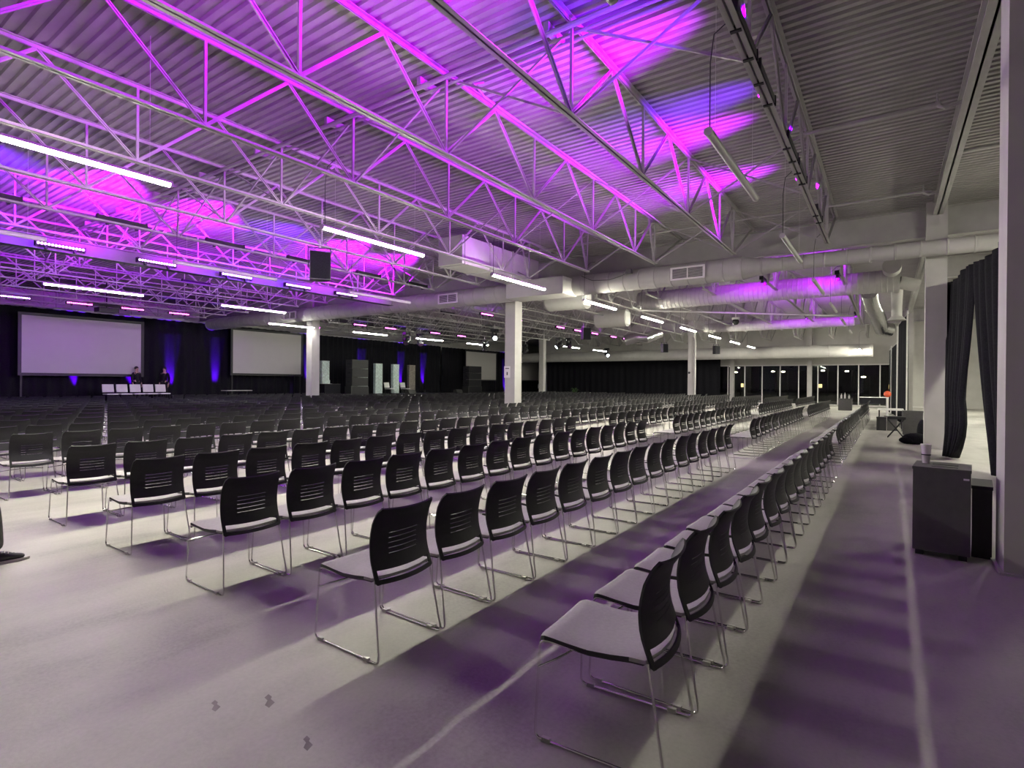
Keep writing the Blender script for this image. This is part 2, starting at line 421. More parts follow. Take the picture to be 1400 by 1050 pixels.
# ductwork cluster beside the middle right pillar
dc = thing('exhaust_ductwork', 'cluster of grey round exhaust ducts left of the middle right pillar', 'duct', (0, 0, 0))
MB().tube([(-.9, 21.5, 4.95), (.1, 21.5, 4.95), (.16, 21.5, 4.95)], .33, 18).build('elbow_drum', M['duct'], dc)
MB().tube([(.05, 21.1, 5.25), (.05, 20.6, 5.28)], .25, 18).build('end_cap', M['duct'], dc)
MB().tube([(.15, 21.6, 5.0), (.2, 22.4, 4.75), (.2, 22.5, 4.2), (.2, 22.5, 3.9)], [.17, .17, .15, .15], 14).build('drop_pipe', M['duct'], dc)
MB().tube([(.2, 22.5, 3.9), (.2, 22.5, 3.75)], [.15, .28], 14).build('flared_end', M['duct'], dc)
MB().tube([(.25, 21.6, 4.9), (.75, 21.7, 4.75)], .2, 14).build('side_branch', M['duct'], dc)
fx = thing('flexible_duct', 'silver bent flexible duct below the exhaust ducts', 'duct', (0, 0, 0))
MB().tube([(-.6, 23.5, 4.9), (-.55, 24.2, 4.6), (-.35, 24.8, 4.1), (-.25, 25.4, 3.75), (.05, 25.6, 3.7)], .26, 14).build('hose', M['foil'], fx)
ft = thing('flexible_duct', 'shiny crinkled foil duct glittering left of the far centre pillar', 'duct', (0, 0, 0))
MB().tube([(-15.5, 36.5, 4.6), (-14.6, 36.8, 4.85), (-13.8, 36.5, 4.75), (-13.2, 37.2, 5.1)], .38, 14).build('hose', M['foil'], ft)
mb = MB().tube([(-7.6, 18.6, 4.30), (-7.4, 18.7, 4.18), (-1.2, 25.5, 4.30)], .03, 8)
tag(mb.build('sprinkler_pipe', M['white']), 'thin white pipe slanting past the lit tubes beyond the cross duct', 'pipe')

# ------------------------------------------------------------------ tube luminaires
tube_on = MB().tube([(0, 0, 0), (0, 2.44, 0)], .042, 12)
me_on = tube_on.mesh('diffuser', M['lampon']); me_dim = tube_on.mesh('diffuser', M['lampon_dim']); me_off = MB().tube([(0, 0, 0), (0, 2.44, 0)], .042, 12).mesh('diffuser', M['lampoff'])
hs = MB(); hv = []
for yy_ in (-.02, 2.46):
    for rr_ in (.047, .044):
        for i in range(9):
            a_ = PI * i / 8; hv.append((rr_ * math.cos(a_), yy_, rr_ * math.sin(a_)))
hf = []
for i in range(8):
    hf += [(i, i + 1, 18 + i + 1, 18 + i), (9 + i, 27 + i, 27 + i + 1, 9 + i + 1), (i, 9 + i, 9 + i + 1, i + 1), (18 + i, 18 + i + 1, 27 + i + 1, 27 + i)]
hf += [(0, 18, 27, 9), (8, 17, 35, 26)]
hs.add(hv, hf); me_spine = hs.mesh('housing', M['lampbody'], True)
me_cap = MB().tube([(0, -.03, 0), (0, 0, 0)], .047, 12).mesh('end_cap', M['lampbody'])
me_cord = MB().tube([(0, .04, .05), (0, .04, .75), (.03, .06, 1.05), (.16, .15, 1.2), (.3, .2, 1.22)], .006, 6).mesh('cord', M['black'])
def wire_mesh(h): return MB().tube([(0, 0, .05), (0, 0, h)], .003, 5).mesh('suspension_wire', M['lampbody'])
wm = wire_mesh(DECK - 4.2)
def luminaire(label, x, y, lit, z=4.2, group='lit tube lights'):
    r = thing('tube_light', label, 'ceiling light', (x, y, z), 0, group)
    link('diffuser', (me_dim if x < -15 else me_on) if lit else me_off, r); link('housing', me_spine, r)
    link('end_cap', me_cap, r); link('end_cap', me_cap, r, (0, 2.47, 0))
    link('suspension_wire', wm, r, (0, .25, 0)); link('suspension_wire', wm, r, (0, 2.2, 0)); link('power_cord', me_cord, r)
    return r
ya = [-3.9 + 4.87 * i for i in range(11)]
for i, yy in enumerate(ya):
    if yy > 42 or i == 0: continue
    lb = 'glowing white tube light hung over the chairs, %s in the long lit row' % ORD[i]
    luminaire(lb, -8.03, yy, True)
yb = [1.0, 5.88, 10.7, 15.6, 20.4, 25.3, 30.2]
for i, yy in enumerate(yb):
    luminaire('unlit tube light hung over the right-hand aisle row, %s from the camera' % ORD[i + 1], -1.58, yy, False, group='unlit tube lights')
luminaire('glowing tube light close to the window wall on the right', -1.6, 41.5, True, 3.9)
for i, yy in enumerate([1.0, 5.75, 10.6]):
    luminaire('unlit tube light before the purple lit fascia, %s from the near end' % ORD[i + 1], -13.25, yy, False, group='unlit tube lights')
for i, yy in enumerate([.2, 5.0, 9.9, 34.3, 39.1]):
    luminaire('glowing tube light over the middle seating, %s in the second lit row' % ORD[i + 1], -19.3, yy, True)
for i, yy in enumerate([14.5, 19.4, 24.2, 29.1]):
    luminaire('glowing tube light near the stage drape, %s in the stage side row' % ORD[i + 1], -24.0, yy, True, 4.25)
for i, yy in enumerate([3.0, 8.5, 11.5, 16.5]):
    luminaire('unlit tube light over the stage drape top, %s from the left' % ORD[i + 1], -31.2, yy, False, 4.75, 'unlit tube lights')

# ------------------------------------------------------------------ LED bars and their light
MAG = (.52, .0, 1.0); VIO = (.20, .0, 1.0); PUR = (.36, .0, 1.0); BLU = (.12, .0, 1.0)
def area(parent, loc, size, power, color, direction, spread=120):
    l = bpy.data.lights.new('led_light', 'AREA'); l.shape = 'RECTANGLE'; l.size = size[0]; l.size_y = size[1]
    l.energy = power; l.color = color; l.spread = math.radians(spread)
    o = bpy.data.objects.new('led_light', l); COL.objects.link(o); o.parent = parent; o.location = loc
    o.rotation_euler = Vector(direction).to_track_quat('-Z', 'Y').to_euler()
    return o
def spot(parent, loc, direction, power, color, angle=30, blend=.5, r=.05):
    l = bpy.data.lights.new('beam', 'SPOT'); l.energy = power; l.color = color; l.spot_size = math.radians(angle); l.spot_blend = blend; l.shadow_soft_size = r
    o = bpy.data.objects.new('beam', l); COL.objects.link(o); o.parent = parent; o.location = loc
    o.rotation_euler = Vector(direction).to_track_quat('-Z', 'Y').to_euler()
    return o
me_house = MB().box(-.05, .05, 0, .95, 0, .085).box(-.06, .06, .0, .03, -.02, .1).box(-.06, .06, .92, .95, -.02, .1).mesh('housing', M['black'], False)
me_clamp = MB().box(-.035, .035, -.03, .03, -.07, .0).box(-.05, .05, -.02, .02, -.09, -.07).mesh('clamp', M['black'], False)
dd = MB()
for i in range(14): dd.ball((0, .05 + i * .065, 0), .026, 8, 5)
me_dv = dd.mesh('diodes', M['led_violet'])
dd = MB()
for i in range(14): dd.ball((0, .05 + i * .065, 0), .026, 8, 5)
me_dm = dd.mesh('diodes', M['led_magenta'])
def led_up(label, x, y, power, color, direction=(0, 0, 1), z=BOT + .075, spread=150):
    r = thing('led_bar', label, 'stage light', (x, y, z), 0, 'upward LED bars')
    link('housing', me_house, r); link('clamp', me_clamp, r, (0, .2, 0)); link('clamp', me_clamp, r, (0, .75, 0))
    MB().box(-.04, .04, .05, .9, .085, .09).build('lens_strip', M['led_dark'], r, smooth=False)
    o_ = area(r, (0, .475, .13), (.06, .9), power, color, direction, spread)
    return r
def led_side(label, x, y, power, color, me=None, z=4.66):
    r = thing('led_bar', label, 'stage light', (x, y, z), 0, 'glowing LED bars')
    link('housing', me_house, r, (-.06, 0, -.04)); link('diodes', me or me_dv, r, (.0, 0, .0)); link('clamp', me_clamp, r, (-.06, .2, -.02)); link('clamp', me_clamp, r, (-.06, .75, -.02))
    if power: area(r, (.06, .475, 0), (.08, .9), power, color, (1, 0, -.35), 140)
    return r
P = 1.0
for i, yy in enumerate([0.2, 2.3, 4.45, 6.7, 8.9, 11.3, 13.5]):
    led_up('black LED bar on the seventh truss from the pillars, %s from the near end' % ORD[i + 1], JX[6] - .12, yy, 400 * P if i % 3 != 1 else 260, MAG if i % 3 != 1 else VIO, (-1, 0, .5 if i % 3 != 1 else .02), spread=76 if i % 3 != 1 else 120)
for i, yy in enumerate([1.6, 3.9, 6.3, 9.4, 12.0]):
    led_up('black LED bar lying along the first truss from the pillars, %s from the near end' % ORD[i + 1], JX[0] + .0, yy, 175 * P, MAG, (-1, 0, .25), spread=52)
for i, yy in enumerate([5.2, 8.3]):
    led_up('violet LED bar lying along the first truss from the pillars, %s from the near end' % ORD[i + 1], JX[0] + .0, yy, 30 * P, VIO, (-1, .15, .50), spread=46)
for i, (k, yy) in enumerate(((0, 19.3), (1, 19.0), (0, 30.5), (1, 30.3))):
    led_up('LED bar tucked behind the cross ducts over the aisle rows, %s from the right' % ORD[i + 1], JX[k] - .12, yy, 60 * P, MAG, (-.45, .8, .35), spread=110)
fas = MB().box(-16.34, -16.2, -5, 15.0, 4.55, 4.86).box(-16.42, -16.12, -5, 15.0, 4.55, 4.565).box(-16.42, -16.12, -5, 15.0, 4.845, 4.86)
struct(fas.build('beam_fascia', M['fascia'], smooth=False))
for i, yy in enumerate([1.95, 4.0, 6.05, 8.2, 10.25, 12.2]):
    led_side('violet LED bar shining from the steel fascia, %s from the near end' % ORD[i + 1], -16.0, yy, 10 * P, PUR)
for i, yy in enumerate([4.1, 6.1, 8.2, 10.2, 12.2, 17.5, 19.8]):
    led_side('small LED bar above the stage drape, %s from the left' % ORD[i + 1], -28.7, yy, 8 * P, (BLU if i < 2 else MAG), me_dv if i < 2 else me_dm, 4.8)
for i, (xx, yy, zz) in enumerate(((-25.9, 21.0, 4.9), (-25.9, 23.4, 4.9), (-25.6, 27.2, 4.9), (-25.6, 30.0, 4.9), (-16.1, 20.6, 4.85), (-16.1, 23.2, 4.85), (-16.1, 27.8, 4.85), (-16.1, 30.0, 4.85), (-16.1, 32.4, 4.85), (-16.1, 35.4, 4.85), (-16.1, 37.6, 4.85), (-16.1, 40.0, 4.85))):
    led_side('pink LED bar far down the hall above the seating, %s from the left' % ORD[i + 1], xx, yy, 8 * P, MAG, me_dm, zz)
# added wash bars, no fixture known here: their light fills the shadows
for i, (xx, yy) in enumerate(((-20.1, 3), (-20.1, 9), (-22.2, 6), (-22.2, 12), (-18.0, 20), (-20.1, 26))):
    led_up('added LED bar filling shadows by washing the deck, %s from the near end' % ORD[i + 1], xx - .12, yy, 16 * P, PUR if i % 2 else MAG, (-.2, 0, 1))

# ------------------------------------------------------------------ chairs
def fillet(pts, r, n=4):
    pts = [Vector(p) for p in pts]; out = [pts[0]]
    for a, b, c in zip(pts, pts[1:], pts[2:]):
        u = (a - b).normalized(); v = (c - b).normalized()
        p0 = b + u * r; p1 = b + v * r
        for i in range(n + 1):
            t = i / n; out.append(p0 * (1 - t) ** 2 + b * 2 * t * (1 - t) + p1 * t * t)
    out.append(pts[-1]); return out
BP = [(.414, -.066), (.425, -.068), (.447, -.076), (.45, -.078), (.505, -.099), (.54, -.110), (.58, -.117), (.64, -.120), (.70, -.112), (.75, -.100), (.80, -.078), (.83, -.058), (.846, -.044)]
def bdx(z):
    for (z0, a), (z1, b) in zip(BP, BP[1:]):
        if z <= z1: return a + (b - a) * (z - z0) / (z1 - z0)
    return BP[-1][1]
def back_mesh(fine=True):
    bm = bmesh.new()
    if fine:
        zs = [.416, .425, .440, .452, .464, .476, .487, .53, .5645, .568, .5945, .598, .6245, .628, .6545, .658, .6845, .688, .72, .75, .78, .805, .825, .838, .846]
        us = [-1, -.97, -.90, -.86, -.72, -.5, -.25, 0, .25, .5, .72, .86, .90, .97, 1]
        slots = [(.5645, .568), (.5945, .598), (.6245, .628), (.6545, .658), (.6845, .688)]
    else:
        zs = [.416, .440, .487, .59, .60, .63, .64, .70, .76, .81, .846]; us = [-1, -.86, -.72, -.3, .3, .72, .86, 1]; slots = [(.59, .60), (.63, .64)]
    hw = .220
    grid = {}
    for j, z in enumerate(zs):
        hz = hw - .012 * max(0, (z - .72) / .126) ** 2
        ins = .0
        if z > .836: ins = .012
        if z < .42: ins = .012
        for i, u in enumerate(us):
            y = u * (hz - (ins if abs(u) > .9 else 0))
            x = bdx(z) + .036 * (1 - u * u) - (.0)
            zz = z - .010 * (1 - u * u) * (1 if z > .8 else 0) - .006 * (1 - u * u) * (1 if z < .51 else 0)
            grid[i, j] = bm.verts.new((x, y, zz))
    for j in range(len(zs) - 1):
        for i in range(len(us) - 1):
            zm = (zs[j] + zs[j + 1]) / 2; um = (us[i] + us[i + 1]) / 2
            if .440 <= zm <= .487 and abs(um) < .9: continue
            if any(a <= zm <= b for a, b in slots) and abs(um) < .6: continue
            bm.faces.new((grid[i, j], grid[i + 1, j], grid[i + 1, j + 1], grid[i, j + 1]))
    loose = [v for v in bm.verts if not v.link_faces]
    bmesh.ops.delete(bm, geom=loose, context='VERTS')
    bmesh.ops.recalc_face_normals(bm, faces=bm.faces)
    bmesh.ops.solidify(bm, geom=list(bm.faces), thickness=.011)
    me = bpy.data.meshes.new('backrest'); bm.to_mesh(me); bm.free()
    me.materials.append(M['chairback'])
    me.polygons.foreach_set('use_smooth', [True] * len(me.polygons)); me.set_sharp_from_angle(angle=math.radians(45))
    return me
def seat_mesh(fine=True):
    xs = [-.562, -.552, -.53, -.49, -.43, -.33, -.23, -.15, -.10, -.085] if fine else [-.56, -.53, -.43, -.2, -.085]
    us = [-1, -.965, -.85, -.5, 0, .5, .85, .965, 1] if fine else [-1, -.85, 0, .85, 1]
    def ztop(x):
        t = (x + .56) / .475
        z = .452 + .010 * math.sin(min(1, t / .3) * PI / 2) - .022 * max(0, math.sin(min(1, t * 1.12) * PI)) ** 1.2 - .007 * t if t > 0 else .44
        return z
    mb = MB(); vs = []
    nu = len(us)
    for layer in (0, 1):
        for j, x in enumerate(xs):
            t = j / (len(xs) - 1)
            hw = .238 - .02 * (1 - min(1, (x + .562) / .03)) ** 2 - .012 * t
            for u in us:
                edge = max(0, (abs(u) - .85) / .15)
                zt = ztop(x) - .008 * edge - (.022 if j == 0 else .009 if j == 1 else 0) + .006 * u * u
                vs.append(((x if abs(u) < .99 else x * .99 - .004) + .040 * (1 - u * u) * max(0, (t - .55) / .45) ** 1.5, u * hw, zt if layer == 0 else zt - (.028 if 0 < j < len(xs) - 1 and edge < .9 else .016)))
    n = len(xs) * nu; fs = []
    for j in range(len(xs) - 1):
        for i in range(nu - 1):
            a = j * nu + i
            fs.append((a, a + 1, a + nu + 1, a + nu)); fs.append((n + a, n + a + nu, n + a + nu + 1, n + a + 1))
    for i in range(nu - 1):
        fs.append((i, n + i, n + i + 1, i + 1)); a = (len(xs) - 1) * nu + i; fs.append((a, a + 1, n + a + 1, n + a))
    for j in range(len(xs) - 1):
        a = j * nu; fs.append((a, a + nu, n + a + nu, n + a)); a = j * nu + nu - 1; fs.append((a, n + a, n + a + nu, a + nu))
    mb.add(vs, fs)
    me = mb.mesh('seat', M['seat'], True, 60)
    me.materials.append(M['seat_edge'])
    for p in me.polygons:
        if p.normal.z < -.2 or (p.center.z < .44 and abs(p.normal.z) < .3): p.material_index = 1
    return me
def frame_path(s): return [(-.078, s * .215, .440), (0, s * .248, .0065), (-.565, s * .252, .0065), (-.552, s * .232, .428), (-.36, s * .222, .418)]
def frame_mesh(s, n=8, k=4):
    return MB().tube(fillet(frame_path(s), .035, k), .0058, n).mesh('leg_frame', M['chrome'])
fB, fS = back_mesh(True), seat_mesh(True); fL = [frame_mesh(s, 8, 4) for s in (-1, 1)]
cB, cS = back_mesh(False), seat_mesh(False); cL = [frame_mesh(s, 5, 1) for s in (-1, 1)]
cross = MB().tube([(-.556 + .10 * (1 - (y / .243) ** 2), y, .31 + .03 * (1 - (y / .243) ** 2)) for y in [-.243 + .486 * i / 12 for i in range(13)]], .0055, 8).mesh('cross_bar', M['chrome'])
gl = MB().box(-.02, .02, -.009, .009, 0, .02).mesh('glide', M['glide'], False)
def chair_proto(fine):
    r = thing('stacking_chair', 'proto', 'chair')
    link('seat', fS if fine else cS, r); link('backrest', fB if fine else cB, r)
    for i in (0, 1): link('leg_frame', (fL if fine else cL)[i], r)
    if fine:
        link('cross_bar', cross, r)
        for s in (-1, 1):
            for x in (-.51, -.10): link('glide', gl, r, (x, s * .25, 0))
    return r
ROWX = [-.715, -2.265, -3.885, -5.44, -7.05, -9.09] + [-9.09 - 1.57 * i for i in range(1, 14)]
PITCH = .53; NB = 16
BLOCKS = [2.02, 12.1, 21.9, 31.7]
spots = []
for ri, rx in enumerate(ROWX):
    for bi, by in enumerate(BLOCKS):
        if bi >= 2 and rx < -24.2: continue
        if bi == 3 and ri < 2: continue
        for ci in range(NB):
            yy = by + .253 + ci * PITCH + (.0 if ri else .03)
            xx = rx + .004 * (ri == 0) * ci * .5
            if any(abs(xx - .28 - px) < .55 and abs(yy - py) < .5 for px, py in ((-11.86, 17.2), (-24.4, 17.2), (-11.6, 39.3), (-11.3, 39.0), (-24.1, 39.3))): continue
            if rx < -28.5: continue
            if not inview((xx - .3, yy, .5), 40): continue
            d = (xx * xx + yy * yy) ** .5
            spots.append((d, ri, bi, ci, xx, yy))
spots.sort()
NEAR = 70; MAXC = 300
def side_row(ri): return 'back row nearest the camera' if ri == 0 else '%s row in front of the camera' % ORD[ri + 1]
def chair_label(ri, bi, ci):
    where = ('in the near block', 'past the first cross aisle', 'past the second cross aisle', 'past the third cross aisle')[bi]
    return 'black chair, %s in its row, %s row from the right, %s' % (ORD[ci + 1], ORD[ri + 1], where)
first = {True: None, False: None}
for i, (d, ri, bi, ci, xx, yy) in enumerate(spots[:MAXC]):
    fine = i < NEAR
    if first[fine] is None: o = first[fine] = chair_proto(fine)
    else: o = copy_tree(first[fine])
    rz = random.gauss(0, .010)
    if ri == 0 and ci == 0: rz = .07
    o.location = (xx + random.gauss(0, .006), yy, 0); o.rotation_euler = (0, 0, rz)
    tag(o, chair_label(ri, bi, ci), 'chair', 'rows of black stacking chairs')
# far chairs beyond the counted ones
def far_chair():
    v = []; fcs = []
    for me, mi in ((cS, 1), (cB, 0)):
        n = len(v); v += [tuple(p.co) for p in me.vertices]; fcs += [(tuple(i + n for i in p.vertices), mi) for p in me.polygons]
    mb = MB()
    for s in (-1, 1): mb.tube(frame_path(s), .0065, 4)
    n = len(v); v += mb.v; fcs += [(tuple(i + n for i in fx_), 2) for fx_ in mb.f]
    return v, fcs
fv, ff = far_chair(); V = []; Fc = []; MI = []
for (d, ri, bi, ci, xx, yy) in spots[MAXC:]:
    n = len(V); a = random.gauss(0, .012); ca, sa = math.cos(a), math.sin(a)
    V += [(p[0] * ca - p[1] * sa + xx, p[0] * sa + p[1] * ca + yy, p[2]) for p in fv]
    for q, mi in ff: Fc.append(tuple(i + n for i in q)); MI.append(mi)
me = bpy.data.meshes.new('distant_seating'); me.from_pydata(V, [], Fc)
for m_ in ('chairback', 'seat', 'chrome'): me.materials.append(M[m_])
me.polygons.foreach_set('material_index', MI)
tag(link('distant_seating', me), 'mass of black-backed chairs far down the hall towards the stage and windows', 'chairs', kind='stuff')

# ------------------------------------------------------------------ floor marks
for nm, px, py, w_ in (('left of two', -2.62, 1.33, .022), ('right of two', -2.45, 1.50, .026), ('nearest', -2.03, 1.42, .022)):
    cm = MB(); dv = Vector((px, py)).normalized(); sv = Vector((-dv.y, dv.x))
    cm.add([(px + dv.x * a_ * w_ * 2.4 + sv.x * b_ * w_, py + dv.y * a_ * w_ * 2.4 + sv.y * b_ * w_, .0015) for a_, b_ in ((-1, .1), (-.5, .8), (.1, .35), (.6, .9), (1, .2), (.5, -.4), (.2, -.2), (-.4, -.9))], [(0, 1, 2, 3, 4, 5, 6, 7)])
    tag(cm.build('floor_chip', M['crack'], smooth=False), 'small dark chip in the concrete floor before the first chairs, ' + nm, 'floor chip')

# ------------------------------------------------------------------ drapes
def drape_mesh(p0, p1, z0, zt0, zt1, amp=.05, wave=.28, seed=0, gather=None, rows=10):
    rnd = random.Random(seed); a = Vector((*p0, 0)); b = Vector((*p1, 0)); L = (b - a).length; d = (b - a) / L; nrm = Vector((-d.y, d.x, 0))
    n = max(8, int(L / wave * 8)); ph = rnd.random() * 6
    vs = []
    for j in range(rows + 1):
        t = j / rows
        for i in range(n + 1):
            s = i / n * L
            zt = zt0 + (zt1 - zt0) * i / n; z = z0 + (zt - z0) * (1 - t)
            w = amp * (.5 + .5 * t) * (math.sin(s / wave * 2 * PI + ph + .5 * math.sin(s * 1.7)) + .4 * math.sin(s / wave * 4.1 + 1.3 * t))
            off = gather(i / n, t) if gather else 0
            p = a + d * (s + off) + nrm * w
            vs.append((p.x, p.y, z))
    mb = MB(); k = n + 1
    mb.add(vs, [(j * k + i, j * k + i + 1, (j + 1) * k + i + 1, (j + 1) * k + i) for j in range(rows) for i in range(n)])
    return mb
def drape(label, p0, p1, z0, zt0, zt1, pole=True, **kw):
    r = thing('drape', label, 'drape', (0, 0, 0))
    o = drape_mesh(p0, p1, z0, zt0, zt1, **kw).build('cloth', M['drape'], r, angle=180)
    so = o.modifiers.new('thickness', 'SOLIDIFY'); so.thickness = .006
    if pole: MB().tube([(p0[0], p0[1], zt0 + .01), (p1[0], p1[1], zt1 + .01)], .025, 8).build('top_pole', M['lampbody'], r)
    return r
drape('tall black drape along the stage wall behind the left screens', (LW - .1, -4), (LW - .1, 21.6), .02, 4.95, 4.85, amp=.07, wave=.5, seed=1, rows=6)
drape('tall black drape behind the stage panels and speaker stacks', (LW - .1, 21.8), (LW - .1, 36.5), .02, 4.8, 4.75, amp=.08, wave=.45, seed=2, rows=6)
drape('tall black drape behind the two far right screens', (LW - .1, 36.7), (LW - .1, 57), .02, 4.7, 4.75, amp=.07, wave=.5, seed=3, rows=6)
drape('wide black drape across the far end left of the windows', (-28.8, FY - .35), (-11.7, FY - .35), .02, 4.36, 3.9, amp=.05, wave=.6, seed=4, rows=6)
g1 = lambda u, t: -.35 * t * t * (1 - u) if False else 0
def gath_far(u, t):       # far half: swept towards the pillar at the bottom
    return u * (-.0) + (-.9 * max(0, (t - .25)) ** 1.2) * (1 - u * .75) * 0 - 0
rd1 = thing('drape', 'black drape hanging beside the near right pillar, left open down one side', 'drape')
def right_drape(r, seed, a0, a1, b0, b1, zt0, zt1, z0, bulge=0):
    """a0->a1 top line, b0->b1 bottom line"""
    rnd = random.Random(seed); n = 60; rows = 16; vs = []; ph = rnd.random() * 6
    A0, A1, B0, B1 = [Vector((*p, 0)) for p in (a0, a1, b0, b1)]
    nrm = Vector((-(A1 - A0).y, (A1 - A0).x, 0)).normalized(); dr = (A1 - A0).normalized()
    for j in range(rows + 1):
        t = j / rows
        for i in range(n + 1):
            u = i / n
            p = (A0.lerp(A1, u)).lerp(B0.lerp(B1, u), t ** 1.6)
            p += dr * bulge * math.sin(PI * max(0, (t - .68) / .32)) * (1 - u)
            wv = (.035 + .03 * t) * (math.sin(u * 44 + ph + .8 * t) + .5 * math.sin(u * 23 + 2 * t))
            p += nrm * wv
            zt = zt0 + (zt1 - zt0) * u + .05 * math.sin(u * PI * 2.2) * (1 - t)
            vs.append((p.x, p.y, z0 + (zt - z0) * (1 - t)))
    k = n + 1; mb = MB(); mb.add(vs, [(j * k + i, j * k + i + 1, (j + 1) * k + i + 1, (j + 1) * k + i) for j in range(rows) for i in range(n)])
    o = mb.build('cloth', M['drape'], r, angle=180); so = o.modifiers.new('thickness', 'SOLIDIFY'); so.thickness = .006
right_drape(rd1, 5, (1.62, 10.8), (1.38, 14.2), (1.64, 10.6), (1.53, 12.9), 3.9, 4.0, .02)
rd2 = thing('drape', 'black drape pulled aside behind the middle right pillar, bulging near the floor', 'drape')
right_drape(rd2, 6, (1.38, 14.2), (1.20, 17.6), (1.17, 14.9), (1.02, 15.2), 4.0, 4.15, .02, -.55)
drape('narrow black drape panel beyond the middle right pillar', (.60, 25.4), (.34, 29.2), .02, 4.3, 4.2, amp=.03, wave=.3, seed=8)
drape('narrow black drape panel nearest the windows on the right', (.36, 33.2), (.02, 38.6), .02, 3.7, 3.6, amp=.03, wave=.3, seed=9)
for i, (px, py, ph) in enumerate(((.30, 29.8, 4.2), (.10, 36.0, 3.7), (.55, 25.0, 4.35), (1.13, 17.75, 4.1))):
    r = thing('drape_stand', 'white upright pole holding the right-hand drapes, %s from the windows' % ORD[[2, 1, 3, 4][i]], 'drape stand', (px, py, 0))
    MB().tube([(0, 0, .02), (0, 0, ph)], .026, 8).build('upright', M['white'], r); MB().box(-.22, .22, -.22, .22, 0, .012).build('base_plate', M['grey'], r, smooth=False)

# ------------------------------------------------------------------ screens
def screen(label, y0, y1, z0, z1, x=LW + .62):
    r = thing('projection_screen', label, 'projection screen', (x, (y0 + y1) / 2, 0), 0, 'projection screens on the stage wall')
    h = (y1 - y0) / 2
    MB().box(-.01, .01, -h, h, z0, z1).build('screen_surface', M['screen'], r, smooth=False)
    b = .13; mb = MB().box(-.03, .03, -h - b, h + b, z1, z1 + b).box(-.03, .03, -h - b, h + b, z0 - b, z0).box(-.03, .03, -h - b, -h, z0, z1).box(-.03, .03, h, h + b, z0, z1)
    mb.build('border', M['black'], r, smooth=False)
    for s in (-1, 1): MB().box(-.06, -.03, s * h - .03, s * h + .03, .64, z0).build('leg', M['black'], r, smooth=False)
screen('large blank projection screen at the far left of the stage wall', 7.62, 12.42, 1.82, 4.45)
screen('blank projection screen second from the left, left of a white pillar', 17.3, 21.9, 1.98, 4.58)
screen('blank projection screen partly hidden by a tall black speaker stack', 39.2, 43.9, 1.79, 4.42)
screen('blank projection screen just right of the near centre pillar', 48.6, 53.4, 1.82, 4.4)

# ------------------------------------------------------------------ stage
s1 = thing('stage_riser', 'low black riser under the white chairs at the left screens', 'stage', (0, 0, 0))
MB().box(LW + .05, -29.6, 3, 21.4, 0, .45).build('deck', M['dgrey'], s1, smooth=False); MB().box(-29.6, -29.57, 3, 21.4, 0, .44).build('skirt', M['drape'], s1, smooth=False)
s2 = thing('stage', 'low main stage with a white front edge in front of the panels', 'stage', (0, 0, 0))
MB().box(LW + .05, -26.9, 21.6, 44, .0, .62).build('deck', M['dgrey'], s2, smooth=False); MB().box(-26.9, -26.85, 25.5, 44, .0, .64).build('white_fascia', M['white'], s2, smooth=False)
def armchair(label, x, y, z, rz=0, cat='chair', group=None):
    r = thing('lounge_chair', label, cat, (x, y, z), rz, group)
    MB().box(-.28, .28, -.225, .225, .37, .42).build('seat', M['white'], r, smooth=False)
    MB().box(-.03, .03, -.23, .23, .06, .44, rot=Matrix.Rotation(-.22, 3, 'Y'), at=(-.27, 0, .42)).build('backrest', M['white'], r, smooth=False)
    for sx in (-1, 1):
        for s_ in (-1, 1): MB().tube([(sx * .24, s_ * .22, 0), (sx * .22, s_ * .2, .34)], .015, 6).build('leg', M['black'], r)
for i, yy in enumerate((10.4, 10.97, 11.54, 12.11, 12.68)):
    armchair('white chair on the left riser, %s of five in a line' % ORD[i + 1], -30.4, yy, .45, 0, group='white chairs on the left riser')
armchair('white armchair on the main stage between the second and third pale panels', -30.2, 27.8, .62)
armchair('white armchair on the main stage right of the third pale panel', -30.2, 29.4, .62)
for i, (y0, y1, z1, m_) in enumerate(((22.2, 22.75, 2.88, 'pale'), (25.3, 26.0, 2.9, 'pale'), (26.7, 27.35, 2.85, 'pale'), (28.4, 29.0, 2.85, 'pale'), (30.05, 30.7, 2.84, 'ppanel'))):
    r = thing('scenic_panel', ('pale blue textured panel tower left of the big speaker stack', 'pale textured panel tower just right of the big speaker stack', 'pale textured panel tower left of a white armchair',
        'pale textured panel tower between the two white armchairs', 'dark brown textured panel tower at the right end of the set')[i], 'stage panel', (-30.6, (y0 + y1) / 2, .62))
    h = (y1 - y0) / 2
    MB().box(-.12, .12, -h, h, .06, z1 - .62).build('textured_face', M[m_], r, smooth=False); MB().box(-.2, .2, -h - .05, h + .05, 0, .06).build('base', M['black'], r, smooth=False)
def stack(label, y0, y1, z1, n):
    r = thing('speaker_stack', label, 'speaker', (-29.6, (y0 + y1) / 2, .62)); h = (y1 - y0) / 2
    hh = (z1 - .62) / n
    for i in range(n):
        c = MB().box(-.35, .3, -h * (1 if i else 1.1), h * (1 if i else 1.1), i * hh + .01, (i + 1) * hh - .01).build('cabinet', M['dgrey'], r, smooth=False)
        MB().box(.3, .315, -h + .03, h - .03, i * hh + .04, (i + 1) * hh - .04).build('grille', M['black'], c, smooth=False)
        MB().box(-.1, .1, -h - .04, -h, i * hh + hh * .4, i * hh + hh * .6).build('handle', M['black'], c, smooth=False)
stack('big dark speaker stack on stage right of the pale blue panel', 23.65, 25.0, 3.0, 4)
stack('black speaker stack standing in front of the third screen', 35.9, 37.6, 2.93, 4)
le = thing('lectern', 'black draped desk with an open laptop beside the first pale panel', 'desk', (-29.4, 21.9, .62))
